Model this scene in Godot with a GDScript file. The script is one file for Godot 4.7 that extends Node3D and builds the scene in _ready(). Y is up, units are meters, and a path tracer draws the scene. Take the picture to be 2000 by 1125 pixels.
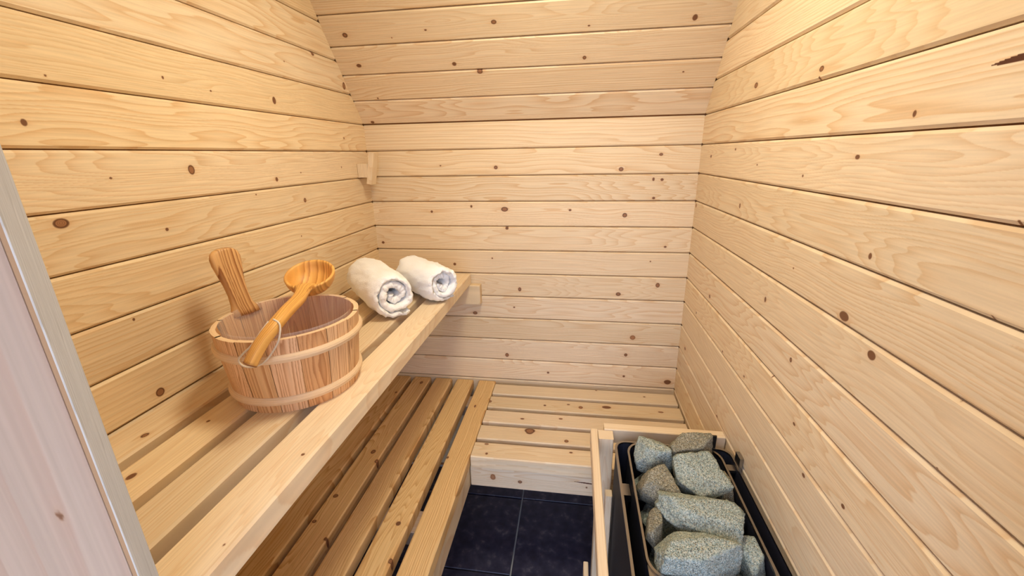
extends Node3D
# A small pine-clad sauna: slatted benches on the left and along the back, stone heater on the right.
# All lengths below are in wall-board widths (one board covers 88 mm); W() turns them into metres.
const B := 0.088
const FLOOR := -16.2
const XR := 12.81          # width of the room
const ZF := 14.03          # inner face of the front wall
const SLOPE := 0.6418      # lean of the rear roof slope from the vertical
const RB := 0.9733         # board width on the slope
const KN := {
	"L": [11.02,-0.62,0.063, 8.29,-1.41,0.101, 5.60,-1.78,0.072, 5.12,0.33,0.086, 8.44,0.40,0.031, 7.28,0.29,0.024, 10.99,-2.13,0.109, 9.21,-2.57,0.043, 4.48,-2.46,0.096, 10.01,-1.49,0.028, 4.46,-1.64,0.031, 1.15,1.24,0.129, 2.88,1.97,0.097, 4.39,1.44,0.029, 10.53,0.09,0.024, 10.29,-5.77,0.095, 4.95,-3.51,0.032, 6.51,-2.08,0.027, 1.63,-0.55,0.037, 2.07,-1.55,0.037, 10.36,-4.09,0.030],
	"B": [5.26,-1.69,0.100, 10.03,-1.83,0.096, 3.03,-1.60,0.041, 5.57,-3.29,0.144, 10.27,-3.54,0.119, 2.53,-3.40,0.063, 4.21,-3.17,0.062, 8.17,-3.33,0.060, 5.65,-4.05,0.062, 0.26,-4.73,0.066, 11.88,-4.77,0.060, 11.23,-2.17,0.057, 11.43,-1.30,0.075, 11.54,-2.19,0.057, 11.29,-2.91,0.058, 11.37,-5.34,0.041, 5.00,-5.32,0.043, 3.37,-5.62,0.065, 6.14,-6.66,0.108, 11.73,-6.32,0.103, 10.21,-6.76,0.126, 4.16,-7.82,0.112, 5.89,-7.48,0.044, 10.91,-8.68,0.151, 5.53,-9.78,0.115, 10.68,-9.48,0.110, 7.37,-10.54,0.069, 10.66,-10.51,0.067, 12.50,-10.69,0.176],
	"F": [0.69,3.36,0.135, 2.26,3.19,0.034, 3.46,3.37,0.049, 0.76,2.34,0.089, 4.17,2.22,0.087, 5.01,1.95,0.105, 1.00,1.08,0.038, 0.41,0.08,0.080, 5.70,3.49,0.096, 8.63,3.19,0.047, 11.71,3.23,0.106, 8.53,2.21,0.083, 11.73,1.61,0.050],
	"R": [4.31,0.33,0.104, 7.37,0.18,0.076, 9.99,-0.80,0.048, 8.99,-1.34,0.049, 7.41,-1.73,0.041, 1.27,-1.39,0.068, 3.47,-1.17,0.058, 5.12,-1.57,0.038, 9.82,-2.79,0.047, 4.39,-2.67,0.084, 0.17,-3.12,0.076, 7.72,-3.53,0.031, 9.56,-3.88,0.102, 6.76,-4.54,0.084, 10.36,-4.15,0.084, 8.29,-5.30,0.084, 2.94,-5.78,0.084, 1.76,-6.81,0.056, 4.69,-6.92,0.046, 6.34,-6.81,0.053, 8.86,-6.44,0.051, 10.61,-6.78,0.050, 9.49,-7.12,0.049, 5.00,-8.96,0.062, 0.90,-8.64,0.101, 7.69,-6.02,0.023, 11.86,-2.99,0.022, 11.82,-4.00,0.024, 11.85,-4.98,0.025, 7.34,0.03,0.029, 11.80,-1.98,0.021],
	"U": [11.28,0.67,0.094, 10.75,1.48,0.049, 12.22,1.46,0.098, 11.40,3.91,0.052, 13.14,3.95,0.027],
	"W": [8.29,1.22,0.088, 7.33,1.32,0.094, 8.78,1.88,0.070, 1.48,0.80,0.090, 5.28,1.58,0.126, 5.71,1.89,0.087, 8.05,3.66,0.087, 9.17,3.92,0.079, 2.11,4.50,0.085, 5.24,4.26,0.070, 0.55,1.62,0.117],
	"K": [5.03,1.71,0.108, 7.35,1.73,0.063, 8.31,1.55,0.063, 8.81,1.71,0.104, 9.85,1.55,0.167, 6.54,2.75,0.080, 8.03,2.57,0.080, 6.91,3.51,0.249, 8.28,3.90,0.111, 8.00,4.16,0.146, 5.45,4.39,0.074, 5.55,4.90,0.071, 8.45,4.48,0.071, 11.48,0.60,0.065, 9.49,0.30,0.067, 11.96,1.66,0.082],
	"A": [5.53,-11.20,0.088, 5.78,-11.88,0.160, 6.73,-11.97,0.106],
}
const H := 96              # texture pixels across one board
var org := Vector3.ZERO    # base of the thing being built
var M := {}
var names := {}
var warp := PackedFloat32Array()
var fibre := PackedInt32Array()

func W(x, y, z) -> Vector3: return Vector3(x, y - FLOOR, z) * B
func P(x, y, z) -> Vector3: return W(x, y, z) - org
func PV(v: Vector3) -> Vector3: return W(v.x, v.y, v.z) - org

func _ready():
	view_and_light()
	materials()
	room()
	upper_bench()
	lower_bench()
	back_bench()
	heater_guard()
	heater()
	stones()
	bucket()
	ladle()
	towel(Vector3(3.06, 0, 5.36), Vector3(0.98, 0, 3.12), 0.78, 3, "rolled white towel nearest the bucket, its flap showing at the spiral end")
	towel(Vector3(4.10, 0, 3.80), Vector3(2.26, 0, 2.22), 0.70, 11, "rolled white towel at the bench edge, behind the other towel roll")
	wall_peg()
	ceiling_lamp()

func view_and_light():
	var cam := Camera3D.new()
	cam.name = "camera"
	cam.fov = rad_to_deg(2.0 * atan(562.5 / 819.43))
	cam.near = 0.02
	cam.transform = Transform3D(Basis(Vector3(0.98938487, -0.01780239, -0.14422435), Vector3(-0.02708417, 0.95248808, -0.30336925), Vector3(0.14277267, 0.30405514, 0.94189513)).orthonormalized(), W(8.35617, -1.20418, 16.74858))
	add_child(cam)
	cam.current = true
	var sm := ProceduralSkyMaterial.new()
	sm.sky_top_color = Color(0.72, 0.80, 0.96)
	sm.sky_horizon_color = Color(0.86, 0.89, 0.97)
	sm.ground_horizon_color = Color(0.80, 0.80, 0.84)
	sm.ground_bottom_color = Color(0.5, 0.5, 0.52)
	sm.sun_angle_max = 0.0
	sm.energy_multiplier = 1.0
	var sky := Sky.new()
	sky.sky_material = sm
	var env := Environment.new()
	env.background_mode = Environment.BG_SKY
	env.sky = sky
	env.background_energy_multiplier = SKY_ENERGY
	env.ambient_light_source = Environment.AMBIENT_SOURCE_DISABLED
	env.tonemap_mode = Environment.TONE_MAPPER_LINEAR
	env.tonemap_exposure = EXPOSURE
	env.sdfgi_enabled = true
	env.ssao_enabled = true
	env.ssil_enabled = true
	var we := WorldEnvironment.new()
	we.name = "environment"
	we.environment = env
	add_child(we)

const SKY_ENERGY := 7.6
const EXPOSURE := 0.87
const LAMP_ENERGY := 1.0
const LAMP_AT := Vector2(7.2, 8.0)
const LAMP_COLOR := Color(1.0, 0.96, 0.84)

# ---------------------------------------------------------------- helpers
func numbered(called: String) -> String:
	var n: int = names.get(called, 0)
	names[called] = n + 1
	return called if n == 0 else "%s_%03d" % [called, n]

func tag(o: Node, label: String, category: String, group := ""):
	o.set_meta("label", label)
	o.set_meta("category", category)
	if group: o.set_meta("group", group)

func thing(called: String, label: String, category: String, at: Vector3, group := "") -> Node3D:
	var o := Node3D.new()
	o.name = numbered(called)
	add_child(o)
	o.position = at
	org = at
	tag(o, label, category, group)
	return o

func begin() -> SurfaceTool:
	var st := SurfaceTool.new()
	st.begin(Mesh.PRIMITIVE_TRIANGLES)
	return st

func obj(called: String, st: SurfaceTool, m: Material, parent: Node = self, smooth := false) -> MeshInstance3D:
	if smooth:
		st.index()
		st.generate_normals()
	var o := MeshInstance3D.new()
	o.name = numbered(called) if parent == self else called
	o.mesh = st.commit()
	o.material_override = m
	parent.add_child(o, true)
	return o

func structure(called: String, st: SurfaceTool, m: Material, label := "", category := "") -> MeshInstance3D:
	var o := obj(called, st, m)
	o.set_meta("kind", "structure")
	if label: tag(o, label, category)
	return o

func tri(st: SurfaceTool, a: Vector3, b: Vector3, c: Vector3, n: Vector3, ua := Vector2.ZERO, ub := Vector2.ZERO, uc := Vector2.ZERO):
	if (b - a).cross(c - a).dot(n) > 0.0:      # front faces run clockwise
		var t := b; b = c; c = t
		var tu := ub; ub = uc; uc = tu
	st.set_normal(n); st.set_uv(ua); st.add_vertex(a)
	st.set_normal(n); st.set_uv(ub); st.add_vertex(b)
	st.set_normal(n); st.set_uv(uc); st.add_vertex(c)

func quad(st: SurfaceTool, a: Vector3, b: Vector3, c: Vector3, d: Vector3, n: Vector3, ua := Vector2.ZERO, ub := Vector2.ZERO, uc := Vector2.ZERO, ud := Vector2.ZERO):
	tri(st, a, b, c, n, ua, ub, uc)
	tri(st, a, c, d, n, ua, uc, ud)

# A board: base point o (units), axes u (length), v (width), n (up from its face); ends may be cut on a slant:
# at v = 0 it runs from a0 to a1, at v = w from b0 to b1. Its edges are chamfered by c. uv row of its own sheet.
func board(st: SurfaceTool, o: Vector3, u: Vector3, v: Vector3, n: Vector3, a0: float, a1: float, b0: float, b1: float, w: float, t: float, c: float, row: Array, flat_bottom := true):
	var prof := [[0.0, -t], [0.0, -c], [c, 0.0], [w - c, 0.0], [w, -c], [w, -t]]
	var pts := []
	for e in prof:
		var f: float = e[0] / w
		var s := lerpf(a0, b0, f)
		var g := lerpf(a1, b1, f)
		pts.append([o + u * s + v * e[0] + n * e[1], o + u * g + v * e[0] + n * e[1], s, g, e[0]])
	var sheet: float = row[3]
	var cum := [0.0 + 0.12, 0.02, 0.03, 0.97, 0.98, 0.88]
	for i in 5:
		var p = pts[i]
		var q = pts[i + 1]
		var dir: Vector3 = (v * (prof[i + 1][0] - prof[i][0]) + n * (prof[i + 1][1] - prof[i][1])).normalized()
		var nn := (n * dir.dot(v) - v * dir.dot(n)).normalized()
		var vp := row_v(row, cum[i])
		var vq := row_v(row, cum[i + 1])
		quad(st, PV(p[0]), PV(p[1]), PV(q[1]), PV(q[0]), nn, Vector2((p[2] - row[2]) / sheet, vp), Vector2((p[3] - row[2]) / sheet, vp), Vector2((q[3] - row[2]) / sheet, vq), Vector2((q[2] - row[2]) / sheet, vq))
	if flat_bottom:
		var p0 = pts[0]
		var p5 = pts[5]
		quad(st, PV(p0[0]), PV(p0[1]), PV(p5[1]), PV(p5[0]), -n, Vector2((p0[2] - row[2]) / sheet, row_v(row, 0.1)), Vector2((p0[3] - row[2]) / sheet, row_v(row, 0.1)), Vector2((p5[3] - row[2]) / sheet, row_v(row, 0.9)), Vector2((p5[2] - row[2]) / sheet, row_v(row, 0.9)))
	for e in 2:
		var nn := (-u if e == 0 else u)
		var uu := Vector2(0.01 if e == 0 else 0.93, row_v(row, 0.2))
		for i in range(1, 5):
			tri(st, PV(pts[0][e]), PV(pts[i][e]), PV(pts[i + 1][e]), nn, uu, uu + Vector2(0.002 * i, 0.001), uu + Vector2(0.002, 0.002 * i / 4.0))

# row = [index, rows in the sheet, units at the sheet's left edge, units across the sheet]
func row_v(row: Array, f: float) -> float: return (row[0] + clampf(f, 0.015, 0.985)) / row[1]

func box(st: SurfaceTool, x0: float, x1: float, y0: float, y1: float, z0: float, z1: float, c := 0.0, row := []):
	var r := row if row else [0, 1, 0.0, 10.0]
	var dx := x1 - x0
	var dy := y1 - y0
	var dz := z1 - z0
	if dx >= dy and dx >= dz:
		board(st, Vector3(x0, y1, z0), Vector3.RIGHT, Vector3.BACK, Vector3.UP, 0, dx, 0, dx, dz, dy, c, r)
	elif dz >= dy:
		board(st, Vector3(x0, y1, z0), Vector3.BACK, Vector3.RIGHT, Vector3.UP, 0, dz, 0, dz, dx, dy, c, r)
	else:
		board(st, Vector3(x0, y0, z1), Vector3.UP, Vector3.RIGHT, Vector3.BACK, 0, dy, 0, dy, dx, dz, c, r)

# ---------------------------------------------------------------- wood
func noise_bytes(w: int, h: int, stretch: int, freq: float, sd: int) -> PackedByteArray:
	var f := FastNoiseLite.new()
	f.noise_type = FastNoiseLite.TYPE_SIMPLEX_SMOOTH
	f.seed = sd
	f.frequency = freq
	f.fractal_octaves = 3
	var im := f.get_image(maxi(w / stretch, 8), h, false, false, true)
	im.resize(w, h, Image.INTERPOLATE_CUBIC)
	im.convert(Image.FORMAT_L8)
	return im.get_data()

func prepare_noise():
	var a := noise_bytes(2048, 512, 48, 0.012, 5)
	warp.resize(a.size())
	for i in a.size(): warp[i] = (a[i] - 128) * 0.0011
	var b := noise_bytes(2048, 512, 40, 0.22, 9)
	fibre.resize(b.size())
	for i in b.size(): fibre[i] = (b[i] >> 5) << 7

# boards: list of { c: pale colour, l: late-wood colour, k: ring strength, s: rings per unit, kn: [u, v, r, ...] in units from the sheet's left edge and board edge, sd: seed }
func wood_sheet(wpx: int, units: float, boards: Array, rough := 0.5) -> StandardMaterial3D:
	var n := boards.size()
	var buf := PackedInt32Array()
	buf.resize(wpx * H * n)
	var ppu := wpx / units
	var rng := RandomNumberGenerator.new()
	for bi in n:
		var bd: Dictionary = boards[bi]
		rng.seed = 7919 * (int(bd.sd) + 3)
		var lut := PackedInt32Array()
		lut.resize(1024)
		var pale: Color = bd.c
		var late: Color = bd.l
		for t in 8:
			var g := 1.0 + (t - 3.5) * 0.011
			for i in 128:
				var x := i / 128.0
				var k: float = bd.k * (pow(x, 2.6) * smoothstep(1.0, 0.93, x))
				var cc := pale.lerp(late, k) * g
				lut[t * 128 + i] = clampi(int(cc.r * 255), 0, 255) | (clampi(int(cc.g * 255), 0, 255) << 8) | (clampi(int(cc.b * 255), 0, 255) << 16) | (255 << 24)
		# distance from the heart of the tree along and across the board
		var yc := rng.randf_range(-0.5, 1.5)
		var h0 := rng.randf_range(0.05, 0.9)
		var h1 := rng.randf_range(-0.06, 0.06)
		var ph := rng.randf() * TAU
		var wl := rng.randf_range(0.25, 0.6)
		var am := rng.randf_range(0.05, 0.22)
		var hx := PackedFloat32Array()
		hx.resize(wpx)
		for x in wpx:
			var q := x / ppu
			var hh := h0 + h1 * q + am * sin(q * wl + ph) + 0.04 * sin(q * 1.9 + ph * 3.0)
			hx[x] = hh * hh
		var ks: float = bd.s * 128.0
		var noff := (rng.randi() % (512 - H)) * 2048
		for y in H:
			var yy := (y + 0.5) / H - yc
			var y2 := yy * yy
			var o := (bi * H + y) * wpx
			var no := noff + y * 2048
			for x in wpx:
				buf[o + x] = lut[(int((sqrt(hx[x] + y2) + warp[no + x]) * ks) & 127) | fibre[no + x]]
		var kn: Array = bd.get("kn", [])
		for j in range(0, kn.size(), 3):
			var kx: float = kn[j]
			var ky: float = kn[j + 1]
			var r: float = kn[j + 2] * 0.68
			var el := rng.randf_range(0.8, 1.25)
			var ring := r > 0.05 and rng.randf() < 0.75
			var x0 := maxi(int((kx - r * 6.0) * ppu), 0)
			var x1 := mini(int((kx + r * 6.0) * ppu), wpx - 1)
			var y0 := maxi(int((ky - r * 3.6) * H), 0)
			var y1 := mini(int((ky + r * 3.6) * H), H - 1)
			var dark := Color(0.36, 0.21, 0.12)
			var core := Color(0.64, 0.44, 0.29) if ring else Color(0.42, 0.26, 0.16)
			if rng.randf() < 0.25 and r > 0.09: dark = Color(0.52, 0.33, 0.19)
			for y in range(y0, y1 + 1):
				var v := (y + 0.5) / H
				for x in range(x0, x1 + 1):
					var u := x / ppu
					var dx := (u - kx) / r
					var dy := (v - ky) / r
					var g := exp(-dx * dx * 0.12 - dy * dy * 0.35)
					var yy := ky + (v - ky) * (1.0 - 0.75 * g) - yc
					var no := noff + y * 2048 + x
					var px := lut[(int((sqrt(hx[x] + yy * yy) + warp[no]) * ks) & 127) | fibre[no]]
					var q := sqrt(dx * dx / (el * el) + dy * dy * el * el) + 3.0 * warp[(no + 777) % warp.size()]
					var a := 0.0
					var kc := dark
					if q < 1.0:
						a = 0.92
						kc = dark if q > 0.72 or not ring else core.lerp(dark, 0.35 + 0.35 * sin(q * 20.0))
						if not ring: kc = core
					elif q < 1.25:
						a = (1.25 - q) * 3.2
					else:
						a = 0.16 * exp(-(q - 1.25) * 0.9) * exp(-dy * dy * 0.3)
						kc = Color(0.72, 0.45, 0.24)
					var cc := Color((px & 255) / 255.0, ((px >> 8) & 255) / 255.0, ((px >> 16) & 255) / 255.0).lerp(kc, a)
					buf[(bi * H + y) * wpx + x] = int(cc.r * 255) | (int(cc.g * 255) << 8) | (int(cc.b * 255) << 16) | (255 << 24)
		for c in bd.get("cr", []):           # resin cracks: [u0, u1, v0, v1, width]
			for x in range(int(c[0] * ppu), mini(int(c[1] * ppu), wpx)):
				var f: float = (x / ppu - c[0]) / (c[1] - c[0])
				var half: float = c[4] * sin(PI * clampf(f, 0.03, 0.97)) * H * 0.5
				var yc2: float = lerpf(c[2], c[3], f) * H
				for y in range(int(yc2 - half), int(yc2 + half) + 1):
					if y >= 0 and y < H: buf[(bi * H + y) * wpx + x] = 78 | (38 << 8) | (20 << 16) | (255 << 24)
	var im := Image.create_from_data(wpx, H * n, false, Image.FORMAT_RGBA8, buf.to_byte_array())
	im.convert(Image.FORMAT_RGB8)
	var m := StandardMaterial3D.new()
	m.albedo_texture = ImageTexture.create_from_image(im)
	m.roughness = rough
	m.metallic_specular = 0.45
	return m

var pine := Color(0.885, 0.797, 0.665)
var pine_late := Color(0.775, 0.595, 0.40)
func pine_board(sd: int, kn := [], strength := 0.56) -> Dictionary:
	var rng := RandomNumberGenerator.new()
	rng.seed = sd * 131 + 17
	var g := rng.randf_range(0.965, 1.03)
	var warm := rng.randf_range(-0.018, 0.018)
	return {"c": Color(pine.r * g, pine.g * (g - warm * 0.4), pine.b * (g - warm * 1.6)), "l": Color(pine_late.r * g, pine_late.g * g, pine_late.b * (g - warm)), "k": strength * rng.randf_range(0.55, 1.15), "s": rng.randf_range(9.0, 20.0), "kn": kn, "sd": sd}

# knots of sheet key that lie on the board between v0 and v1 (v may run down), as [u, 0..1, r]
func knots_in(key: String, u0: float, v0: float, v1: float) -> Array:
	var out := []
	var k: Array = KN[key]
	for j in range(0, k.size(), 3):
		var f: float = (k[j + 1] - v0) / (v1 - v0)
		if f > -0.02 and f < 1.02: out.append_array([k[j] - u0, f, k[j + 2]])
	return out

func flat(c: Color, rough: float, metal := 0.0, spec := 0.5) -> StandardMaterial3D:
	var m := StandardMaterial3D.new()
	m.albedo_color = c
	m.roughness = rough
	m.metallic = metal
	m.metallic_specular = spec
	return m

func materials():
	prepare_noise()
	# one sheet for each wall: one row for each board
	var rows := []
	for i in 12: rows.append(pine_board(100 + i, knots_in("B", 0, -i - 1, -i)))
	for k in 6: rows.append(pine_board(130 + k, knots_in("F", 0, k, k + 1)))
	M.back = wood_sheet(1024, 12.9, rows)
	rows = []
	for i in 12: rows.append(pine_board(200 + i, knots_in("L", 0, 3 - i, 4 - i)))
	M.left = wood_sheet(2048, 14.3, rows)
	rows = []
	for i in 17: rows.append(pine_board(300 + i, knots_in("R", 0, 3 - i, 4 - i)))
	rows[4]["cr"] = [[10.95, 11.75, 0.63, 0.68, 0.07]]
	M.right = wood_sheet(2048, 14.3, rows)
	rows = []
	for i in 4: rows.append(pine_board(400 + i, knots_in("U", 0, UP_X[i * 2], UP_X[i * 2 + 1]), 0.5))
	for i in 5:
		var warm := pine_board(410 + i, knots_in("W", 0, LO_X[i * 2], LO_X[i * 2 + 1]), 0.85)
		warm.c = Color(0.875, 0.735, 0.52) * (1.0 + 0.012 * (i % 3))
		warm.l = Color(0.73, 0.53, 0.30)
		rows.append(warm)
	for i in 5: rows.append(pine_board(420 + i, knots_in("K", 0, BK_Z[i * 2], BK_Z[i * 2 + 1]), 0.5))
	rows.append(pine_board(430, [5.78, 0.55, 0.16, 6.73, 0.42, 0.10, 9.0, 0.45, 0.05], 0.5))
	rows[14]["cr"] = [[8.6, 9.4, 0.70, 0.64, 0.05]]
	rows.append(pine_board(431, [], 0.5))
	rows.append(pine_board(432, [5.53, 0.5, 0.08], 0.6))
	rows.append({"c": Color(0.66, 0.575, 0.50), "l": Color(0.62, 0.49, 0.41), "k": 0.5, "s": 5.0, "sd": 433, "kn": [2.75, 0.71, 0.022]})
	M.bench = wood_sheet(1024, 14.3, rows, 0.55)
	# small turned and coopered things: staves 0-6, bucket handle 7, ladle 8, hoops 9, guard 10, peg 11, sawn edge 12
	rows = []
	var tone := [Color(0.90, 0.73, 0.54), Color(0.93, 0.76, 0.57), Color(0.86, 0.65, 0.44), Color(0.92, 0.75, 0.58), Color(0.88, 0.71, 0.51), Color(0.94, 0.78, 0.61), Color(0.89, 0.72, 0.55)]
	for i in 7: rows.append({"c": tone[i], "l": Color(0.64, 0.41, 0.23), "k": 0.85, "s": 13.0 + 3.0 * (i % 3), "sd": 500 + i})
	rows.append({"c": Color(0.85, 0.67, 0.45), "l": Color(0.52, 0.30, 0.14), "k": 1.0, "s": 14.0, "sd": 512})
	rows.append({"c": Color(0.90, 0.68, 0.36), "l": Color(0.60, 0.36, 0.13), "k": 0.8, "s": 17.0, "sd": 520})
	rows.append({"c": Color(0.90, 0.78, 0.63), "l": Color(0.76, 0.60, 0.44), "k": 0.4, "s": 12.0, "sd": 523})
	rows.append(pine_board(531, [], 0.4))
	rows.append(pine_board(533, [], 0.4))
	rows.append({"c": Color(0.76, 0.74, 0.70), "l": Color(0.60, 0.57, 0.52), "k": 0.5, "s": 30.0, "sd": 540})
	M.detail = wood_sheet(1024, 6.4, rows, 0.5)
	M.edge = flat(Color(0.62, 0.48, 0.34), 0.8)
	M.end_grain = flat(Color(0.55, 0.37, 0.21), 0.7)
	M.groove = flat(Color(0.62, 0.42, 0.25), 0.8)
	M.porch = flat(Color(0.84, 0.75, 0.62), 0.8)
	# slate-look floor tiles
	var tn := FastNoiseLite.new()
	tn.seed = 4
	tn.frequency = 0.02
	tn.fractal_octaves = 5
	var tt := NoiseTexture2D.new()
	tt.width = 512; tt.height = 512; tt.seamless = true; tt.noise = tn
	var gr := Gradient.new()
	gr.offsets = PackedFloat32Array([0.0, 0.45, 0.7, 1.0])
	gr.colors = PackedColorArray([Color(0.12, 0.12, 0.19), Color(0.17, 0.165, 0.25), Color(0.22, 0.21, 0.28), Color(0.40, 0.39, 0.43)])
	tt.color_ramp = gr
	M.tile = flat(Color.WHITE, 0.42)
	M.tile.albedo_texture = tt
	M.tile.uv1_triplanar = true
	M.tile.uv1_world_triplanar = true
	M.tile.uv1_scale = Vector3(2.2, 2.2, 2.2)
	M.grout = flat(Color(0.62, 0.62, 0.62), 0.9)
	M.steel = flat(Color(0.62, 0.61, 0.60), 0.28, 1.0)
	M.dark_steel = flat(Color(0.13, 0.13, 0.17), 0.6, 0.0, 0.4)
	M.black = flat(Color(0.03, 0.03, 0.04), 0.5)
	M.stone = flat(Color.WHITE, 0.85)
	M.stone.albedo_texture = granite(77, Color(0.56, 0.61, 0.58), [Color(0.16, 0.17, 0.17), Color(0.30, 0.33, 0.32), Color(0.80, 0.81, 0.76), Color(0.70, 0.67, 0.56), Color(0.45, 0.54, 0.53), Color(0.60, 0.67, 0.66), Color(0.54, 0.49, 0.38)])
	M.stone.uv1_triplanar = true
	M.stone.uv1_scale = Vector3(9, 9, 9)
	M.stone_brown = M.stone.duplicate()
	M.stone_brown.albedo_texture = granite(78, Color(0.46, 0.45, 0.37), [Color(0.15, 0.14, 0.12), Color(0.30, 0.29, 0.25), Color(0.72, 0.70, 0.62), Color(0.60, 0.53, 0.40), Color(0.42, 0.44, 0.40), Color(0.55, 0.53, 0.47), Color(0.46, 0.38, 0.26)])
	var tw := FastNoiseLite.new()
	tw.seed = 12
	tw.frequency = 0.11
	tw.fractal_octaves = 3
	var ht := NoiseTexture2D.new()
	ht.width = 256; ht.height = 256; ht.seamless = true; ht.noise = tw; ht.as_normal_map = true; ht.bump_strength = 5.0
	M.towel = flat(Color(0.97, 0.965, 0.96), 0.95, 0.0, 0.2)
	M.towel.normal_enabled = true
	M.towel.normal_texture = ht
	M.towel.uv1_triplanar = true
	M.towel.uv1_scale = Vector3(14, 14, 14)
	M.towel.rim_enabled = true
	M.towel.rim = 0.4
	M.liner = flat(Color(0.93, 0.92, 0.93, 0.22), 0.05)
	M.liner.transparency = BaseMaterial3D.TRANSPARENCY_ALPHA
	M.cord = flat(Color(0.86, 0.80, 0.70), 0.8)
	M.glass = flat(Color(1, 0.95, 0.85), 0.4)
	M.glass.emission_enabled = true
	M.glass.emission = LAMP_COLOR
	M.glass.emission_energy_multiplier = 2.0

func granite(sd: int, ground: Color, pal: Array) -> ImageTexture:
	var rng := RandomNumberGenerator.new()
	rng.seed = sd
	var n := 512
	var im := Image.create(n, n, false, Image.FORMAT_RGB8)
	im.fill(ground)
	var wgt := [0, 0, 1, 1, 2, 2, 2, 3, 3, 4, 4, 5, 5, 6]
	for i in 9000:
		var s := rng.randi_range(3, 9)
		var c: Color = pal[wgt[rng.randi() % wgt.size()]]
		im.fill_rect(Rect2i(rng.randi() % n, rng.randi() % n, s, rng.randi_range(3, 9)), c)
	return ImageTexture.create_from_image(im)

# ---------------------------------------------------------------- room
func roof_z(y: float) -> float: return maxf(0.0, y * tan(SLOPE))
const CEIL := 6.237        # eight boards up the slope

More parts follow.
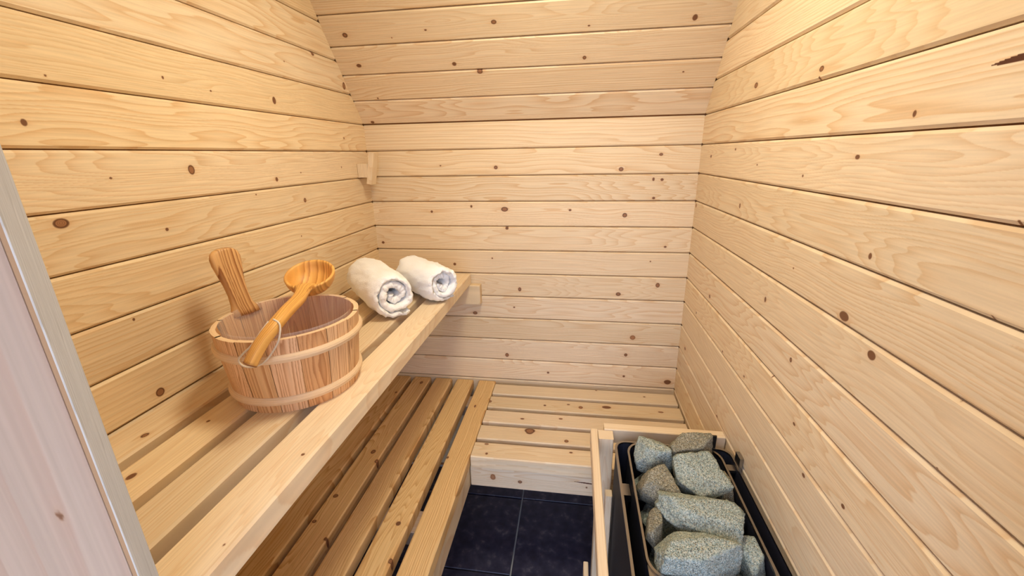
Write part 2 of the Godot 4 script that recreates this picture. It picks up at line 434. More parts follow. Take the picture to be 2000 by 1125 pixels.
func room():
	org = Vector3.ZERO
	var st := begin()
	box(st, -0.6, XR + 0.6, FLOOR - 0.8, FLOOR - 0.12, -0.6, ZF + 0.2)
	var fl := structure("floor", st, M.grout, "dark slate-look tiled floor with pale grout between the benches", "floor")
	var px := 3.70
	for ix in range(-1, 4):
		for iz in range(-1, 5):
			var x0 := maxf(6.34 + (ix - 1) * px + 0.035, 0.0)
			var x1 := minf(6.34 + ix * px - 0.035, XR)
			var z0 := maxf(1.56 + (iz - 1) * px + 0.035, 0.0)
			var z1 := minf(1.56 + iz * px - 0.035, ZF)
			if x1 - x0 < 0.1 or z1 - z0 < 0.1: continue
			var t := begin()
			box(t, x0, x1, FLOOR - 0.12, FLOOR, z0, z1, 0.02)
			obj("tile", t, M.tile, fl)
	# rear wall
	st = begin()
	box(st, -0.6, XR + 0.6, FLOOR, 0.1, -0.6, -0.12)
	var wb := structure("wall_back", st, M.groove, "back wall of pale horizontal pine boards behind the benches", "wall")
	for i in 16:
		st = begin()
		board(st, Vector3(0, -i - 1 + 0.012, 0), Vector3.RIGHT, Vector3.UP, Vector3.BACK, 0.0, XR, 0.0, XR, 1.0 - 0.024, 0.12, 0.045, [mini(i, 11), 18, 0.0, 12.9])
		obj("plank", st, M.back, wb)
	# rear roof slope
	var t := Vector3(0, cos(SLOPE), sin(SLOPE))
	var nn := Vector3(0, -sin(SLOPE), cos(SLOPE))
	st = begin()
	board(st, -nn * 0.12 - t * 0.2, Vector3.RIGHT, t, nn, -0.6, XR + 0.6, -0.6, XR + 0.6, 8.6 * RB, 0.5, 0.0, [0, 1, 0.0, 10.0])
	var wr := structure("wall_back_slope", st, M.groove, "sloping upper back wall of pale pine boards", "wall")
	for k in 8:
		st = begin()
		board(st, t * (k * RB + 0.012), Vector3.RIGHT, t, nn, 0.0, XR, 0.0, XR, RB - 0.024, 0.12, 0.04, [12 + k % 6, 18, 0.0, 12.9])
		obj("plank", st, M.back, wr)
	# side walls; the boards above the crease are cut along the slope
	for side in 2:
		st = begin()
		if side == 0: box(st, -0.6, -0.12, FLOOR, CEIL + 0.5, -0.6, ZF + 0.17)
		else: box(st, XR + 0.12, XR + 0.6, FLOOR, CEIL + 0.5, -0.6, ZF + 0.17)
		var ws := structure("wall_left" if side == 0 else "wall_right", st, M.groove, "left wall of pale knotty pine boards above the upper bench" if side == 0 else "right wall of pale knotty pine boards beside the heater", "wall")
		for i in range(-7, 16):
			var yb := -i - 1 + 0.012
			var yt := -i - 0.012
			st = begin()
			if side == 0:
				board(st, Vector3(0, yb, 0), Vector3.BACK, Vector3.UP, Vector3.RIGHT, roof_z(yb), ZF, roof_z(yt), ZF, yt - yb, 0.12, 0.045, [posmod(i + 4, 12), 12, 0.0, 14.3])
			else:
				board(st, Vector3(XR, yb, 0), Vector3.BACK, Vector3.UP, Vector3.LEFT, roof_z(yb), ZF, roof_z(yt), ZF, yt - yb, 0.12, 0.045, [posmod(i + 4, 17), 17, 0.0, 14.3])
			obj("plank", st, M.left if side == 0 else M.right, ws)
	# level ceiling in front of the slope
	st = begin()
	box(st, -0.6, XR + 0.6, CEIL, CEIL + 0.5, roof_z(CEIL) - 0.1, ZF + 0.17, 0.0, [17, 18, 0.0, 12.9])
	structure("ceiling", st, M.back, "flat pine ceiling above the benches", "ceiling")
	# front wall with the open doorway; one sawn board edge of it shows at the left
	st = begin()
	box(st, -0.6, 1.94, FLOOR, CEIL, ZF + 0.02, ZF + 0.17)
	var wf := structure("wall_front", st, M.bench, "pale planed board with a sawn edge, close up at the left beside the door opening", "wall")
	st = begin()
	board(st, Vector3(1.96, FLOOR, ZF + 0.17), Vector3.UP, Vector3.RIGHT, Vector3.BACK, 0.0, CEIL - FLOOR, 0.0, CEIL - FLOOR, 4.04 - 1.96, 0.165, 0.004, [17, 18, 4.0, 40.0])
	var pl := obj("plank", st, M.bench, wf)
	st = begin()
	board(st, Vector3(4.125, FLOOR, ZF + 0.168), Vector3.UP, Vector3.FORWARD, Vector3.RIGHT, 0.0, CEIL - FLOOR, 0.0, CEIL - FLOOR, 0.163, 0.014, 0.006, [12, 13, 0.0, 22.5])
	obj("sawn_edge", st, M.detail, pl).set_meta("label", "rough grey sawn edge of the board")
	st = begin()
	board(st, Vector3(4.042, FLOOR, ZF + 0.163), Vector3.UP, Vector3.RIGHT, Vector3.BACK, 0.0, CEIL - FLOOR, 0.0, CEIL - FLOOR, 0.068, 0.15, 0.006, [2, 13, 0.0, 22.5])
	obj("edge_strip", st, M.edge, pl).set_meta("label", "narrow tan strip along the planed face")
	st = begin()
	box(st, 12.0, XR + 0.6, FLOOR, CEIL, ZF, ZF + 0.17)
	obj("panel", st, M.bench, wf)
	st = begin()
	box(st, 4.12, 12.0, 4.0, CEIL, ZF, ZF + 0.17)
	obj("lintel", st, M.bench, wf)
	# the covered porch the picture is taken from
	for e in [[-0.6, -0.1, FLOOR, CEIL, "wall_porch_left", "left side wall of the porch before the door opening"], [XR + 0.1, XR + 0.6, FLOOR, CEIL, "wall_porch_right", "right side wall of the porch before the door opening"], [-0.6, XR + 0.6, CEIL, CEIL + 0.5, "ceiling_porch", "board ceiling of the porch before the door opening"]]:
		st = begin()
		box(st, e[0], e[1], e[2], e[3], ZF + 0.19, 25.0)
		structure(e[4], st, M.porch, e[5], "ceiling" if e[4] == "ceiling_porch" else "wall")
	st = begin()
	box(st, -20.0, 34.0, FLOOR - 0.8, FLOOR - 0.1, ZF + 0.2, 60.0)
	structure("ground", st, flat(Color(0.66, 0.64, 0.62), 0.9), "pale paved ground outside the door opening", "ground")

# ---------------------------------------------------------------- benches
const UP_X := [0.03, 0.91, 1.17, 1.97, 2.20, 3.00, 3.27, 4.07]
const LO_X := [0.10, 0.92, 1.12, 1.92, 2.15, 2.94, 3.17, 3.95, 4.21, 5.00]
const BK_Z := [0.27, 1.08, 1.28, 2.09, 2.30, 3.10, 3.30, 4.10, 4.30, 5.09]

func upper_bench():
	var o := thing("upper_bench", "high pine bench of four wide slats along the left wall, holding bucket and towels", "bench", W(2.0, -7.3, 7.0))
	for i in 4:
		var st := begin()
		box(st, UP_X[i * 2], UP_X[i * 2 + 1], -6.42, -6.0, 0.10, ZF - 0.02, 0.035, [i, 18, -0.1, 14.3])
		obj("slat", st, M.bench, o)
	var st := begin()
	box(st, 0.02, 4.5, -7.28, -6.44, 0.01, 0.34, 0.03, [15, 18, 0.0, 14.3])
	obj("support_batten", st, M.bench, o).set_meta("label", "short pine batten on the back wall under the slat ends")
	for z in [6.2, 12.4]:
		st = begin()
		box(st, 0.02, 2.4, -6.85, -6.43, z, z + 0.5, 0.03, [15, 18, 0.0, 14.3])
		obj("crosspiece", st, M.bench, o)

func lower_bench():
	var o := thing("lower_bench", "low pine bench of five narrow slats running under the edge of the upper bench", "bench", W(2.5, -12.2, 7.0))
	for i in 5:
		var st := begin()
		box(st, LO_X[i * 2], LO_X[i * 2 + 1], -11.5, -11.1, 0.06, ZF - 0.02, 0.035, [4 + i, 18, -0.06, 14.3])
		obj("slat", st, M.bench, o)
	var st := begin()
	box(st, 4.58, 4.96, -12.36, -11.51, 0.06, ZF - 0.02, 0.03, [15, 18, 0.0, 14.3])
	obj("apron", st, M.bench, o)
	for z in [0.75, 7.15, 12.6]:
		st = begin()
		box(st, 0.02, 4.57, -12.0, -11.51, z, z + 0.78, 0.03, [17, 18, 0.0, 14.3])
		obj("crosspiece", st, M.bench, o)

func back_bench():
	var o := thing("back_bench", "low pine bench of five slats along the back wall, reaching behind the heater", "bench", W(9.0, -12.4, 2.5))
	for i in 5:
		var st := begin()
		box(st, 5.03, XR - 0.06, -11.55, -11.1, BK_Z[i * 2], BK_Z[i * 2 + 1], 0.035, [9 + i, 18, -5.03 + 5.03 - 5.03, 14.3])
		obj("slat", st, M.bench, o)
	var st := begin()
	board(st, Vector3(0, -12.36, 5.06), Vector3.RIGHT, Vector3.UP, Vector3.BACK, 5.0, XR - 0.02, 5.0, XR - 0.02, 0.80, 0.35, 0.02, [14, 18, 0.0, 14.3])
	obj("apron", st, M.bench, o)
	for x in [8.0, 12.0]:
		st = begin()
		box(st, x, x + 0.6, -12.0, -11.56, 0.02, 4.68, 0.03, [15, 18, 0.0, 14.3])
		obj("crosspiece", st, M.bench, o)

# ---------------------------------------------------------------- heater
func rounded(x0: float, x1: float, z0: float, z1: float, r: float, seg := 5) -> PackedVector2Array:
	var out := PackedVector2Array()
	for c in [[x1 - r, z1 - r, 0.0], [x0 + r, z1 - r, 0.25], [x0 + r, z0 + r, 0.5], [x1 - r, z0 + r, 0.75]]:
		for i in seg + 1:
			var a: float = (c[2] + 0.25 * i / seg) * TAU
			out.append(Vector2(c[0] + r * cos(a), c[1] + r * sin(a)))
	return out

func tube_wall(st: SurfaceTool, po: PackedVector2Array, pi: PackedVector2Array, y0: float, y1: float):
	var n := po.size()
	for i in n:
		var j := (i + 1) % n
		var d := (po[j] - po[i]).normalized()
		var out := Vector3(d.y, 0, -d.x)
		quad(st, P(po[i].x, y0, po[i].y), P(po[j].x, y0, po[j].y), P(po[j].x, y1, po[j].y), P(po[i].x, y1, po[i].y), out)
		quad(st, P(pi[i].x, y0, pi[i].y), P(pi[j].x, y0, pi[j].y), P(pi[j].x, y1, pi[j].y), P(pi[i].x, y1, pi[i].y), -out)
		quad(st, P(po[i].x, y1, po[i].y), P(po[j].x, y1, po[j].y), P(pi[j].x, y1, pi[j].y), P(pi[i].x, y1, pi[i].y), Vector3.UP)
		quad(st, P(po[i].x, y0, po[i].y), P(po[j].x, y0, po[j].y), P(pi[j].x, y0, pi[j].y), P(pi[i].x, y0, pi[i].y), Vector3.DOWN)

func heater():
	var o := thing("sauna_heater", "electric sauna heater with a steel rim, filled with grey stones, against the right wall", "heater", W(11.2, -15.0, 8.5))
	var st := begin()
	tube_wall(st, rounded(9.66, 12.72, 6.42, 11.0, 0.3), rounded(9.70, 12.68, 6.46, 10.96, 0.27), -15.0, -9.05)
	obj("casing", st, M.dark_steel, o)
	st = begin()
	tube_wall(st, rounded(9.64, 12.74, 6.40, 11.02, 0.31), rounded(9.70, 12.68, 6.46, 10.96, 0.27), -9.05, -9.0)
	obj("casing_rim", st, M.steel, o).set_meta("label", "thin steel rim of the casing")
	st = begin()
	tube_wall(st, rounded(9.98, 12.40, 6.46, 10.48, 0.45, 8), rounded(10.01, 12.37, 6.49, 10.45, 0.43, 8), -12.4, -9.05)
	box(st, 10.1, 12.3, -12.45, -12.38, 6.6, 10.2)
	var bk := obj("stone_basket", st, M.dark_steel, o)
	st = begin()
	tube_wall(st, rounded(9.96, 12.42, 6.44, 10.50, 0.46, 8), rounded(10.01, 12.37, 6.49, 10.45, 0.43, 8), -9.05, -8.98)
	obj("basket_rim", st, M.steel, bk)
	# steel top plate around the front end of the basket
	st = begin()
	var ring := rounded(9.98, 12.40, 6.46, 10.48, 0.45, 8)
	var poly := PackedVector2Array()
	for i in 18: poly.append(ring[i])
	poly.append(Vector2(9.98, 10.94))
	poly.append(Vector2(12.46, 10.94))
	poly.append(Vector2(12.44, 9.2))
	var ids := Geometry2D.triangulate_polygon(poly)
	for i in range(0, ids.size(), 3):
		var a := poly[ids[i]]
		var b := poly[ids[i + 1]]
		var c := poly[ids[i + 2]]
		tri(st, P(a.x, -9.02, a.y), P(b.x, -9.02, b.y), P(c.x, -9.02, c.y), Vector3.UP)
		tri(st, P(a.x, -9.06, a.y), P(b.x, -9.06, b.y), P(c.x, -9.06, c.y), Vector3.DOWN)
	obj("top_plate", st, M.steel, o)
	st = begin()
	box(st, 9.9, 12.6, -15.0, -14.9, 6.6, 10.8)
	obj("base_plate", st, M.black, o)
	st = begin()
	box(st, 12.0, 12.36, -9.3, -8.62, 6.37, 6.43, 0.02)
	obj("rear_shield", st, M.black, o)
	st = begin()
	box(st, 12.70, 12.79, -9.25, -8.72, 6.86, 7.16, 0.01)
	box(st, 12.5, 12.72, -9.2, -9.12, 6.9, 7.12)
	obj("wall_bracket", st, M.steel, o)
	st = begin()
	box(st, 9.70, 9.97, -9.7, -9.5, 7.5, 7.9, 0.01)
	obj("spacer", st, M.steel, o)
	for k in 3:
		st = begin()
		box(st, 9.72, 9.96, -12.0 - k * 0.5, -11.93 - k * 0.5, 7.2 + k * 0.9, 7.3 + k * 0.9)
		obj("vent_bar", st, M.dark_steel, o)

func heater_guard():
	var o := thing("heater_guard", "pine guard rail of thin battens around the left and far side of the heater", "guard rail", W(9.3, FLOOR, 8.0))
	var g := [10, 13, 0.0, 10.0]
	var st := begin()
	box(st, 9.0, 9.2, -9.5, -9.0, 5.95, ZF - 0.01, 0.02, g)
	obj("side_rail", st, M.detail, o)
	st = begin()
	box(st, 9.215, 9.64, FLOOR, -9.03, 5.95, 6.36, 0.02, g)
	obj("post", st, M.detail, o)
	st = begin()
	box(st, 9.4, 12.78, -9.45, -9.0, 5.62, 5.93, 0.02, g)
	obj("back_rail", st, M.detail, o)
	st = begin()
	box(st, 9.42, 9.60, FLOOR, -10.3, 6.9, 7.15, 0.02, g)
	obj("post", st, M.detail, o)
	st = begin()
	box(st, 8.86, 8.99, -12.5, -12.0, 7.8, ZF - 0.01, 0.02, g)
	obj("lower_rail", st, M.detail, o)
	st = begin()
	box(st, 8.995, 9.2, FLOOR, -9.52, 12.9, 13.3, 0.02, g)
	obj("post", st, M.detail, o)

# ---------------------------------------------------------------- stones
func icosphere(level: int) -> Array:
	var t := (1.0 + sqrt(5.0)) / 2.0
	var v: Array[Vector3] = []
	for q in [[-1, t, 0], [1, t, 0], [-1, -t, 0], [1, -t, 0], [0, -1, t], [0, 1, t], [0, -1, -t], [0, 1, -t], [t, 0, -1], [t, 0, 1], [-t, 0, -1], [-t, 0, 1]]:
		v.append(Vector3(q[0], q[1], q[2]).normalized())
	var f := [0, 11, 5, 0, 5, 1, 0, 1, 7, 0, 7, 10, 0, 10, 11, 1, 5, 9, 5, 11, 4, 11, 10, 2, 10, 7, 6, 7, 1, 8, 3, 9, 4, 3, 4, 2, 3, 2, 6, 3, 6, 8, 3, 8, 9, 4, 9, 5, 2, 4, 11, 6, 2, 10, 8, 6, 7, 9, 8, 1]
	for l in level:
		var mid := {}
		var g := []
		for i in range(0, f.size(), 3):
			var e := []
			for k in 3:
				var a: int = f[i + k]
				var b: int = f[i + (k + 1) % 3]
				var key := Vector2i(mini(a, b), maxi(a, b))
				if not mid.has(key):
					mid[key] = v.size()
					v.append(((v[a] + v[b]) * 0.5).normalized())
				e.append(mid[key])
			g.append_array([f[i], e[0], e[2], f[i + 1], e[1], e[0], f[i + 2], e[2], e[1], e[0], e[1], e[2]])
		f = g
	return [v, f]

var ico := []
# A broken stone: half extents e, turned by yaw; flat faces where random planes cut it, edges a little worn.
func stone(c: Vector3, e: Vector3, rot: Vector3, sd: int, label: String, brown := false):
	if ico.is_empty(): ico = icosphere(4)
	var rng := RandomNumberGenerator.new()
	rng.seed = sd
	var planes := [[Vector3.UP, 0.78], [Vector3.DOWN, 0.8], [Vector3.RIGHT, 0.86], [Vector3.LEFT, 0.86], [Vector3.BACK, 0.86], [Vector3.FORWARD, 0.86]]
	for i in 7: planes.append([Vector3(rng.randf_range(-1, 1), rng.randf_range(-0.8, 1), rng.randf_range(-1, 1)).normalized(), rng.randf_range(0.66, 0.9)])
	var nz := FastNoiseLite.new()
	nz.seed = sd
	nz.frequency = 1.6
	nz.fractal_octaves = 4
	var bas := Basis.from_euler(rot)
	var vs: Array[Vector3] = []
	for d: Vector3 in ico[0]:
		var inv := 0.0
		for p in planes: inv += pow(maxf(d.dot(p[0]) / p[1], 0.0), 34.0)
		var r := pow(inv, -1.0 / 34.0)
		r *= 1.0 + 0.07 * nz.get_noise_3dv(d * 1.2) + 0.03 * nz.get_noise_3dv(d * 5.0)
		vs.append((bas * (d * r * e)) * B)
	var o_at := W(c.x, c.y, c.z)
	var st := begin()
	st.set_smooth_group(0)
	for i in ico[1]: st.add_vertex(vs[i])
	st.index()
	st.generate_normals()
	var o := MeshInstance3D.new()
	o.name = numbered("heater_stone")
	# winding is outward counter-clockwise in the list: flip for front faces
	o.mesh = flipped(vs, ico[1])
	o.material_override = M.stone_brown if brown else M.stone
	add_child(o)
	o.position = o_at
	tag(o, label, "stone", "stones on the heater")

func flipped(vs: Array, f: Array) -> ArrayMesh:
	var st := begin()
	st.set_smooth_group(0)
	for i in range(0, f.size(), 3):
		for k in [0, 2, 1]: st.add_vertex(vs[f[i + k]])
	st.index()
	st.generate_normals()
	return st.commit()

func stones():
	var y := -8.85
	stone(Vector3(11.0, -8.86, 9.94), Vector3(0.96, 0.44, 0.44), Vector3(0.12, 0.08, -0.05), 21, "largest grey granite stone, nearest the camera at the front of the heater")
	stone(Vector3(11.20, -8.85, 9.02), Vector3(0.98, 0.42, 0.52), Vector3(0.1, -0.22, -0.12), 34, "broad grey stone lying just behind the front one")
	stone(Vector3(11.48, -8.84, 7.86), Vector3(0.66, 0.40, 0.62), Vector3(0.22, 0.3, 0.0), 45, "pale flat-topped stone in the middle of the heap")
	stone(Vector3(10.48, -8.95, 8.14), Vector3(0.45, 0.46, 0.50), Vector3(0.2, 0.3, 0.15), 53, "brown grey stone at the left rim, beside the flat-topped one", true)
	stone(Vector3(10.52, -8.85, 7.04), Vector3(0.50, 0.45, 0.50), Vector3(0.0, 0.2, 0.1), 62, "bluish grey stone in the far left corner of the heater")
	stone(Vector3(11.55, -8.74, 6.88), Vector3(0.68, 0.46, 0.34), Vector3(0.2, 0.18, 0.1), 71, "long brownish stone at the far right of the heap", true)
	stone(Vector3(11.38, -9.0, 6.60), Vector3(0.36, 0.34, 0.14), Vector3(0, 0.1, 0), 78, "small dark stone wedged at the far end of the basket", true)
	stone(Vector3(12.08, -9.15, 7.85), Vector3(0.28, 0.40, 0.42), Vector3(0, 0.2, 0), 83, "narrow stone between the flat-topped one and the right rim", true)
	stone(Vector3(11.92, -9.25, 8.62), Vector3(0.36, 0.35, 0.36), Vector3(0, 0.6, 0.2), 92, "half hidden rounded stone by the right rim, behind the broad one")
	stone(Vector3(10.25, -9.12, 9.25), Vector3(0.20, 0.40, 0.42), Vector3(0, -0.1, 0), 101, "small narrow stone at the left rim, left of the broad one", true)
	stone(Vector3(12.12, -9.25, 9.62), Vector3(0.24, 0.36, 0.42), Vector3(0, 0.1, 0), 113, "small stone in the front right bend of the rim")
	var under := ["dark buried stone under the bluish far left one", "dark buried stone under the long far right one", "dark buried stone between the brown grey one and the left rim", "dark buried stone under the flat-topped middle one", "dark buried stone below the small narrow one at the left rim", "dark buried stone below the small one in the front right bend"]
	for k in 6:
		stone(Vector3(10.6 + 1.1 * (k % 2), -9.95, 7.1 + 1.2 * (k / 2)), Vector3(0.5, 0.4, 0.52), Vector3(0.2 * k, 0.7 * k, 0.1), 130 + k, under[k])

# ---------------------------------------------------------------- bucket, ladle, towels
const BC := Vector2(2.36, 9.15)
func rim_r(f: float) -> float: return lerpf(1.235, 1.42, f)

func bucket():
	var o := thing("sauna_bucket", "round wooden sauna bucket with a tall paddle handle, standing on the upper bench", "bucket", W(BC.x, -6.0, BC.y))
	var n := 16
	var rng := RandomNumberGenerator.new()
	rng.seed = 5
	var ha := atan2(-0.27, -0.96)        # where the handle stave stands
	for s in n:
		var st := begin()
		var a0 := ha + (s - 0.5) * TAU / n + 0.004
		var a1 := ha + (s + 0.5) * TAU / n - 0.004
		var row := [s % 7, 13, 0.0, 6.4]
		var us := rng.randf_range(0.2, 4.2)
		var top := 1.60 + rng.randf_range(-0.015, 0.015)
		var seg := 4
		var segv := 5
		for i in seg:
			var p0 := lerpf(a0, a1, i / float(seg))
			var p1 := lerpf(a0, a1, (i + 1) / float(seg))
			for j in segv:
				var f0 := j / float(segv)
				var f1 := (j + 1) / float(segv)
				for inner in 2:
					var th := 0.11 if inner else 0.0
					var q := []
					for e in [[p0, f0], [p1, f0], [p1, f1], [p0, f1]]:
						var r := rim_r(e[1]) - th - (0.012 if j == segv - 1 and e[1] == 1.0 and not inner else 0.0)
						q.append(P(BC.x + r * cos(e[0]), -6.0 + top * e[1], BC.y + r * sin(e[0])))
					var m := (p0 + p1) / 2
					var nn := Vector3(cos(m), -0.1, sin(m)).normalized() * (-1.0 if inner else 1.0)
					quad(st, q[0], q[1], q[2], q[3], nn, Vector2((us + f0 * 1.6) / 6.4, row_v(row, 0.1 + 0.2 * i)), Vector2((us + f0 * 1.6) / 6.4, row_v(row, 0.3 + 0.2 * i)), Vector2((us + f1 * 1.6) / 6.4, row_v(row, 0.3 + 0.2 * i)), Vector2((us + f1 * 1.6) / 6.4, row_v(row, 0.1 + 0.2 * i)))
			var c := [[p0, 0.0], [p1, 0.0], [p1, 0.11], [p0, 0.11]]
			for lev in 2:
				var q := []
				for e in c:
					var r: float = rim_r(lev) - e[1] - (0.012 if lev == 1 and e[1] == 0.0 else 0.0)
					q.append(P(BC.x + r * cos(e[0]), -6.0 + top * lev, BC.y + r * sin(e[0])))
				quad(st, q[0], q[1], q[2], q[3], Vector3.UP if lev else Vector3.DOWN, Vector2(0.02, 0.72), Vector2(0.04, 0.72), Vector2(0.04, 0.75), Vector2(0.02, 0.75))
		obj("stave", st, M.detail, o)
	# the handle: the stave's board carried on upwards
	var nrm := Vector3(cos(ha), 0, sin(ha))
	var tng := Vector3(0, 1, 0).cross(nrm)
	var up := (Vector3.UP + nrm * 0.11).normalized()
	var base := Vector3(BC.x, -4.45, BC.y) + nrm * 1.30
	var prof := [[-0.06, 0.36, 0.06], [0.05, 0.30, 0.08], [0.18, 0.235, 0.11], [0.40, 0.21, 0.13], [0.64, 0.225, 0.15], [0.88, 0.27, 0.165], [1.10, 0.315, 0.175], [1.24, 0.325, 0.175], [1.34, 0.29, 0.175], [1.40, 0.22, 0.175], [1.435, 0.12, 0.175]]
	var st := begin()
	st.set_smooth_group(0)
	var ringn := 12
	var grid := []
	for e in prof:
		var line := []
		for k in ringn:
			var a := TAU * k / ringn
			var cx: float = signf(cos(a)) * pow(absf(cos(a)), 0.55)
			var cz: float = signf(sin(a)) * pow(absf(sin(a)), 0.55)
			line.append([PV(base + up * e[0] + tng * (e[2] + cx * e[1]) + nrm * (cz * 0.085)), Vector2((2.0 + e[0]) / 6.4, row_v([7, 13], 0.5 + 0.42 * cx * e[1] / 0.36))])
		grid.append(line)
	sweep(st, grid)
	obj("handle", st, M.detail, o).set_meta("label", "upright paddle-shaped handle with bold grain")
	for h in [0.28, 1.22]:
		st = begin()
		var rr := rim_r(h / 1.6)
		for i in 48:
			var p0 := TAU * i / 48.0
			var p1 := TAU * (i + 1) / 48.0
			var pf := [[-0.02, -0.085], [0.045, -0.075], [0.07, -0.04], [0.075, 0.0], [0.07, 0.04], [0.045, 0.075], [-0.02, 0.085]]
			for k in 6:
				var q := []
				for e in [[p0, k], [p1, k], [p1, k + 1], [p0, k + 1]]:
					var r: float = rr + pf[e[1]][0]
					q.append(P(BC.x + r * cos(e[0]), -6.0 + h + pf[e[1]][1], BC.y + r * sin(e[0])))
				var nn := Vector3(cos(p0) * 1.0, (k - 2.5) * 0.35, sin(p0)).normalized()
				var uu := fmod(i * 0.04, 0.9)
				quad(st, q[0], q[1], q[2], q[3], nn, Vector2(uu, row_v([9, 13], 0.2 + 0.1 * k)), Vector2(uu + 0.04, row_v([9, 13], 0.2 + 0.1 * k)), Vector2(uu + 0.04, row_v([9, 13], 0.3 + 0.1 * k)), Vector2(uu, row_v([9, 13], 0.3 + 0.1 * k)))
		obj("hoop", st, M.detail, o).set_meta("label", "pale split-wood hoop around the staves")
	st = begin()
	for i in 32:
		var p0 := TAU * i / 32.0
		var p1 := TAU * (i + 1) / 32.0
		tri(st, P(BC.x, -5.8, BC.y), P(BC.x + 1.1 * cos(p0), -5.8, BC.y + 1.1 * sin(p0)), P(BC.x + 1.1 * cos(p1), -5.8, BC.y + 1.1 * sin(p1)), Vector3.UP, Vector2(0.3, 0.1), Vector2(0.3 + 0.05 * cos(p0), 0.1 + 0.03 * sin(p0)), Vector2(0.3 + 0.05 * cos(p1), 0.1 + 0.03 * sin(p1)))
	obj("bottom", st, M.detail, o)
	st = begin()
	for i in 48:
		var p0 := TAU * i / 48.0
		var p1 := TAU * (i + 1) / 48.0
		var lv := [[1.08, -5.74], [1.25, -4.44], [1.27, -4.34]]
		for k in 2:
			var q := []
			for e in [[p0, k], [p1, k], [p1, k + 1], [p0, k + 1]]:
				q.append(P(BC.x + lv[e[1]][0] * cos(e[0]), lv[e[1]][1], BC.y + lv[e[1]][0] * sin(e[0])))
			quad(st, q[0], q[1], q[2], q[3], Vector3(-cos(p0), 0, -sin(p0)))
	obj("liner", st, M.liner, o).set_meta("label", "clear plastic liner inside the bucket")

# joins rings of [point, uv] into a closed skin with caps
func sweep(st: SurfaceTool, grid: Array, caps := true):
	var n: int = grid[0].size()
	for i in grid.size() - 1:
		for k in n:
			var a = grid[i][k]
			var b = grid[i][(k + 1) % n]
			var c = grid[i + 1][(k + 1) % n]
			var d = grid[i + 1][k]
			for e in [a, b, c, a, c, d]:
				st.set_uv(e[1])
				st.add_vertex(e[0])
	if caps:
		for end in [0, grid.size() - 1]:
			var cen := Vector3.ZERO
			for e in grid[end]: cen += e[0]
			cen /= n
			for k in n:
				var a = grid[end][k]
				var b = grid[end][(k + 1) % n]
				var l := [a, [cen, a[1]], b] if end == 0 else [b, [cen, a[1]], a]
				for e in l:
					st.set_uv(e[1])
					st.add_vertex(e[0])
	st.generate_normals()

func spline(pts: Array, t: float) -> Vector3:
	var n := pts.size() - 1
	var i := clampi(int(t * n), 0, n - 1)
	var f := t * n - i
	var a: Vector3 = pts[maxi(i - 1, 0)]
	var d: Vector3 = pts[mini(i + 2, n)]
	return (pts[i] as Vector3).cubic_interpolate(pts[i + 1], a, d, f)

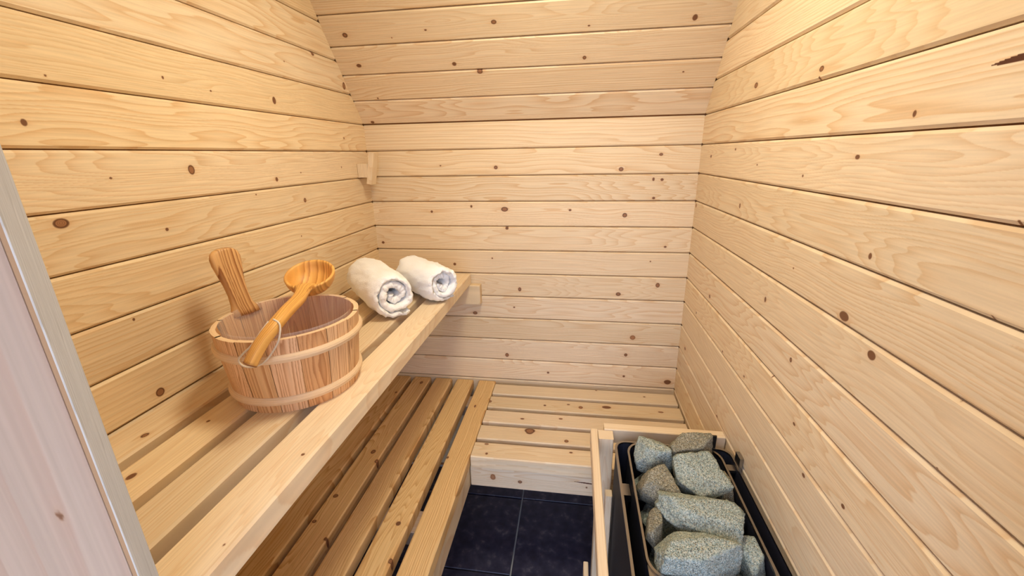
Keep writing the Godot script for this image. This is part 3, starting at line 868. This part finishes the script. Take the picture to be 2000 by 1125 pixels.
func ladle():
	var o := thing("sauna_ladle", "honey-coloured wooden ladle resting across the rim of the bucket", "ladle", W(2.6, -4.6, 9.4))
	var row := [8, 13]
	var cen := Vector3(2.36, -3.77, 8.22)
	var dirn := Vector3(-0.30, 0.0, -0.95).normalized()
	var fwd := (dirn + Vector3.UP * 0.36).normalized()
	var side := dirn.cross(Vector3.UP).normalized()
	var upv := side.cross(fwd).normalized()
	# bowl: outside, rim and inside in one turned profile
	var pf := []
	for i in 9:
		var a := PI / 2 * i / 8.0
		pf.append([0.54 * sin(a), -0.44 * cos(a)])
	pf.append([0.545, 0.02]); pf.append([0.53, 0.045]); pf.append([0.50, 0.045]); pf.append([0.475, 0.02])
	for i in 8:
		var a := PI / 2 * (7 - i) / 8.0
		pf.append([0.46 * sin(a), -0.34 * cos(a)])
	var st := begin()
	st.set_smooth_group(0)
	var nseg := 36
	var pt := func(i: int, k: int) -> Array:
		var a := TAU * k / nseg
		var r: float = pf[i][0]
		var q: Vector3 = cen + fwd * (r * cos(a) * 1.06) + side * (r * sin(a)) + upv * pf[i][1]
		return [PV(q), Vector2((2.5 + r * cos(a)) / 6.4, row_v(row, 0.5 + 0.8 * r * sin(a)))]
	for i in pf.size() - 1:
		for k in nseg:
			var a = pt.call(i, k)
			var b = pt.call(i, k + 1)
			var c = pt.call(i + 1, k + 1)
			var d = pt.call(i + 1, k)
			for e in [a, c, b, a, d, c]:
				st.set_uv(e[1]); st.add_vertex(e[0])
	st.generate_normals()
	obj("bowl", st, M.detail, o)
	var path := [Vector3(2.85, -4.60, 10.94), Vector3(2.95, -4.32, 10.74), Vector3(3.03, -4.10, 10.44), Vector3(2.95, -3.99, 9.92), Vector3(2.80, -3.95, 9.32), Vector3(2.56, -3.92, 8.78), cen - fwd * 0.44 - upv * 0.06]
	var grid := []
	for i in 29:
		var t := i / 28.0
		var c := spline(path, t)
		var d := (spline(path, minf(t + 0.02, 1.0)) - spline(path, maxf(t - 0.02, 0.0))).normalized()
		var sd := d.cross(Vector3.UP).normalized()
		var uu := sd.cross(d).normalized()
		var wd := lerpf(0.115, 0.13, t) + 0.14 * smoothstep(0.72, 1.0, t)
		var hg := lerpf(0.10, 0.10, t)
		var line := []
		for k in 12:
			var a := TAU * k / 12
			var cx: float = signf(cos(a)) * pow(absf(cos(a)), 0.6)
			var cz: float = signf(sin(a)) * pow(absf(sin(a)), 0.6)
			line.append([PV(c + sd * cx * wd + uu * cz * hg), Vector2((0.3 + 3.2 * t) / 6.4, row_v(row, 0.5 + 0.3 * cx))])
		grid.append(line)
	st = begin()
	st.set_smooth_group(0)
	sweep(st, grid)
	var hd := obj("handle", st, M.detail, o)
	var back := ((grid[0][0][0] - grid[1][0][0]) as Vector3).normalized()
	var cap := [[], [], []]
	var mid := Vector3.ZERO
	for e in grid[0]: mid += e[0] / 12.0
	for e in grid[0]:
		for k in 3: cap[k].append([mid + (e[0] - mid) * [1.02, 1.02, 0.9][k] + back * [-0.0005, 0.0012, 0.002][k], Vector2(0.1, 0.1) + Vector2(e[0].x, e[0].y) * 3.0])
	st = begin()
	st.set_smooth_group(0)
	sweep(st, cap)
	obj("end_grain", st, M.end_grain, hd).set_meta("label", "dark ribbed end grain of the handle")
	cord([Vector3(3.02, -3.97, 10.40), Vector3(3.17, -4.05, 10.45), Vector3(3.16, -4.30, 10.53), Vector3(3.05, -4.50, 10.58), Vector3(2.90, -4.68, 10.62), Vector3(2.75, -4.78, 10.66), Vector3(2.56, -4.81, 10.69), Vector3(2.44, -4.76, 10.70), Vector3(2.41, -4.66, 10.70), Vector3(2.52, -4.54, 10.69), Vector3(2.70, -4.38, 10.66), Vector3(2.86, -4.15, 10.56), Vector3(2.95, -4.0, 10.44)], 0.018, o)

func cord(pts: Array, r: float, parent: Node):
	var grid := []
	for i in 73:
		var t := i / 72.0
		var c := spline(pts, t)
		var d := (spline(pts, minf(t + 0.01, 1.0)) - spline(pts, maxf(t - 0.01, 0.0))).normalized()
		var sd := d.cross(Vector3(0.2, 0.3, 1.0)).normalized()
		var uu := sd.cross(d).normalized()
		var line := []
		for k in 6: line.append([PV(c + sd * cos(TAU * k / 6) * r + uu * sin(TAU * k / 6) * r), Vector2.ZERO])
		grid.append(line)
	var st := begin()
	st.set_smooth_group(0)
	sweep(st, grid)
	obj("cord_loop", st, M.cord, parent).set_meta("label", "thin pale cord loop through the handle")

# A towel rolled up: a thick rounded band swept along a spiral, front end at a, rear end at b
func towel(a: Vector3, b: Vector3, rad: float, sd: int, label: String):
	var ax := (a - b)
	var ln := ax.length()
	ax = ax.normalized()
	var mid := (a + b) * 0.5
	thing_towel(Vector3(mid.x, -6.0, mid.z), ax, ln, rad, sd, label)

func thing_towel(foot: Vector3, ax: Vector3, ln: float, rad: float, sd: int, label: String):
	var sdv := Vector3.UP.cross(ax).normalized()     # to the right, seen from the front end
	org = W(foot.x, foot.y, foot.z)
	var nz := FastNoiseLite.new()
	nz.seed = sd
	nz.frequency = 0.9
	nz.fractal_octaves = 3
	var th := 0.20
	var pts := []                                   # spiral centre line in (right, up), with its outward normal
	var ro := rad - th * 0.5
	for i in 8:
		var f := i / 8.0
		pts.append([Vector2(0.42 * (1.0 - f), -ro + 0.02 * (1.0 - f)), Vector2(0, -1), 0.55 + 0.45 * f])
	var turns := 2.25
	var steps := 130
	for i in steps + 1:
		var f := i / float(steps)
		var ang := -PI / 2 - f * turns * TAU
		var r := ro - (ro - 0.14) * f + 0.03 * sin(f * 47.0 + sd) * f
		pts.append([Vector2(cos(ang) * r, sin(ang) * r), Vector2(cos(ang), sin(ang)), 1.0])
	var half := ln * 0.5
	var cs := []                                    # band section: (outward, along the axis), rounded ends
	var na := 14
	for i in na + 1: cs.append([0.5, lerpf(-1.0, 1.0, i / float(na))])
	for i in range(1, 6): cs.append([0.5 * cos(PI * i / 6.0), 1.0 + 0.5 * sin(PI * i / 6.0) * th / half])
	for i in na + 1: cs.append([-0.5, lerpf(1.0, -1.0, i / float(na))])
	for i in range(1, 6): cs.append([-0.5 * cos(PI * i / 6.0), -1.0 - 0.5 * sin(PI * i / 6.0) * th / half])
	var st := begin()
	st.set_smooth_group(0)
	var grid := []
	for pi in pts.size():
		var e = pts[pi]
		var f := clampf((pi - 8) / float(steps), 0.0, 1.0)
		var pull := 0.06 * nz.get_noise_1d(pi * 0.35) + 0.05 * sin(f * 9.0 + sd) - 0.10 * smoothstep(0.3, 0.7, f)
		var line := []
		for c in cs:
			var endround := 1.0 - 0.16 * pow(absf(c[1]), 6.0) * (1.0 if c[0] > 0.0 and f < 0.34 else 0.3)
			var along: float = c[1] * (half - 0.06) + pull * signf(c[1])
			var q2: Vector2 = e[0] * lerpf(1.0, endround, 0.6) + e[1] * (c[0] * th * e[2])
			var wob := 0.07 * nz.get_noise_3d(q2.x * 2.2, q2.y * 2.2, along * 1.3) + 0.045 * nz.get_noise_3d(q2.x * 7.0, q2.y * 7.0, along * 5.0)
			q2 += e[1] * wob
			q2.y = maxf(q2.y, -rad + 0.004)
			var q := Vector3(foot.x, foot.y + rad, foot.z) + ax * along + sdv * q2.x + Vector3.UP * q2.y
			line.append([PV(q), Vector2.ZERO])
		grid.append(line)
	sweep(st, grid)
	var o := obj("rolled_towel", st, M.towel)
	o.position = org
	tag(o, label, "towel", "rolled white towels on the upper bench")

# ---------------------------------------------------------------- small fittings
func wall_peg():
	var o := thing("wall_hook", "small wooden hook, a short plank on a block, in the far left corner", "hook", W(0.3, -2.3, 0.9))
	var row := [11, 13, 0.0, 6.4]
	var st := begin()
	box(st, 0.005, 0.44, -1.97, -1.46, 0.68, 0.96, 0.015, row)
	obj("block", st, M.detail, o)
	st = begin()
	var u := Vector3(0.20, 1.0, 0.0).normalized()
	board(st, Vector3(0.52, -2.24, 0.98), u, Vector3.FORWARD, Vector3(u.y, -u.x, 0), 0.0, 1.2, 0.0, 1.2, 0.42, 0.19, 0.015, row)
	obj("plank", st, M.detail, o)

func ceiling_lamp():
	var cx := LAMP_AT.x
	var cz := LAMP_AT.y
	var o := thing("ceiling_lamp", "flat square ceiling lamp with a glowing diffuser", "lamp", W(cx, CEIL, cz))
	var st := begin()
	box(st, cx - 1.6, cx + 1.6, CEIL - 0.2, CEIL - 0.01, cz - 1.6, cz - 1.4)
	box(st, cx - 1.6, cx + 1.6, CEIL - 0.2, CEIL - 0.01, cz + 1.4, cz + 1.6)
	box(st, cx - 1.6, cx - 1.4, CEIL - 0.2, CEIL - 0.01, cz - 1.4, cz + 1.4)
	box(st, cx + 1.4, cx + 1.6, CEIL - 0.2, CEIL - 0.01, cz - 1.4, cz + 1.4)
	obj("frame", st, M.steel, o)
	st = begin()
	box(st, cx - 1.4, cx + 1.4, CEIL - 0.15, CEIL - 0.01, cz - 1.4, cz + 1.4)
	obj("diffuser", st, M.glass, o)
	var l := AreaLight3D.new()
	l.name = "lamp_light"
	l.light_color = LAMP_COLOR
	l.light_energy = LAMP_ENERGY
	l.area_size = Vector2(2.8, 2.8) * B
	l.area_normalize_energy = true
	l.area_range = 8.0
	l.area_attenuation = 2.0
	l.shadow_enabled = true
	o.add_child(l)
	l.position = Vector3(0, -0.19 * B, 0)
	l.rotation = Vector3(-PI / 2, 0, 0)
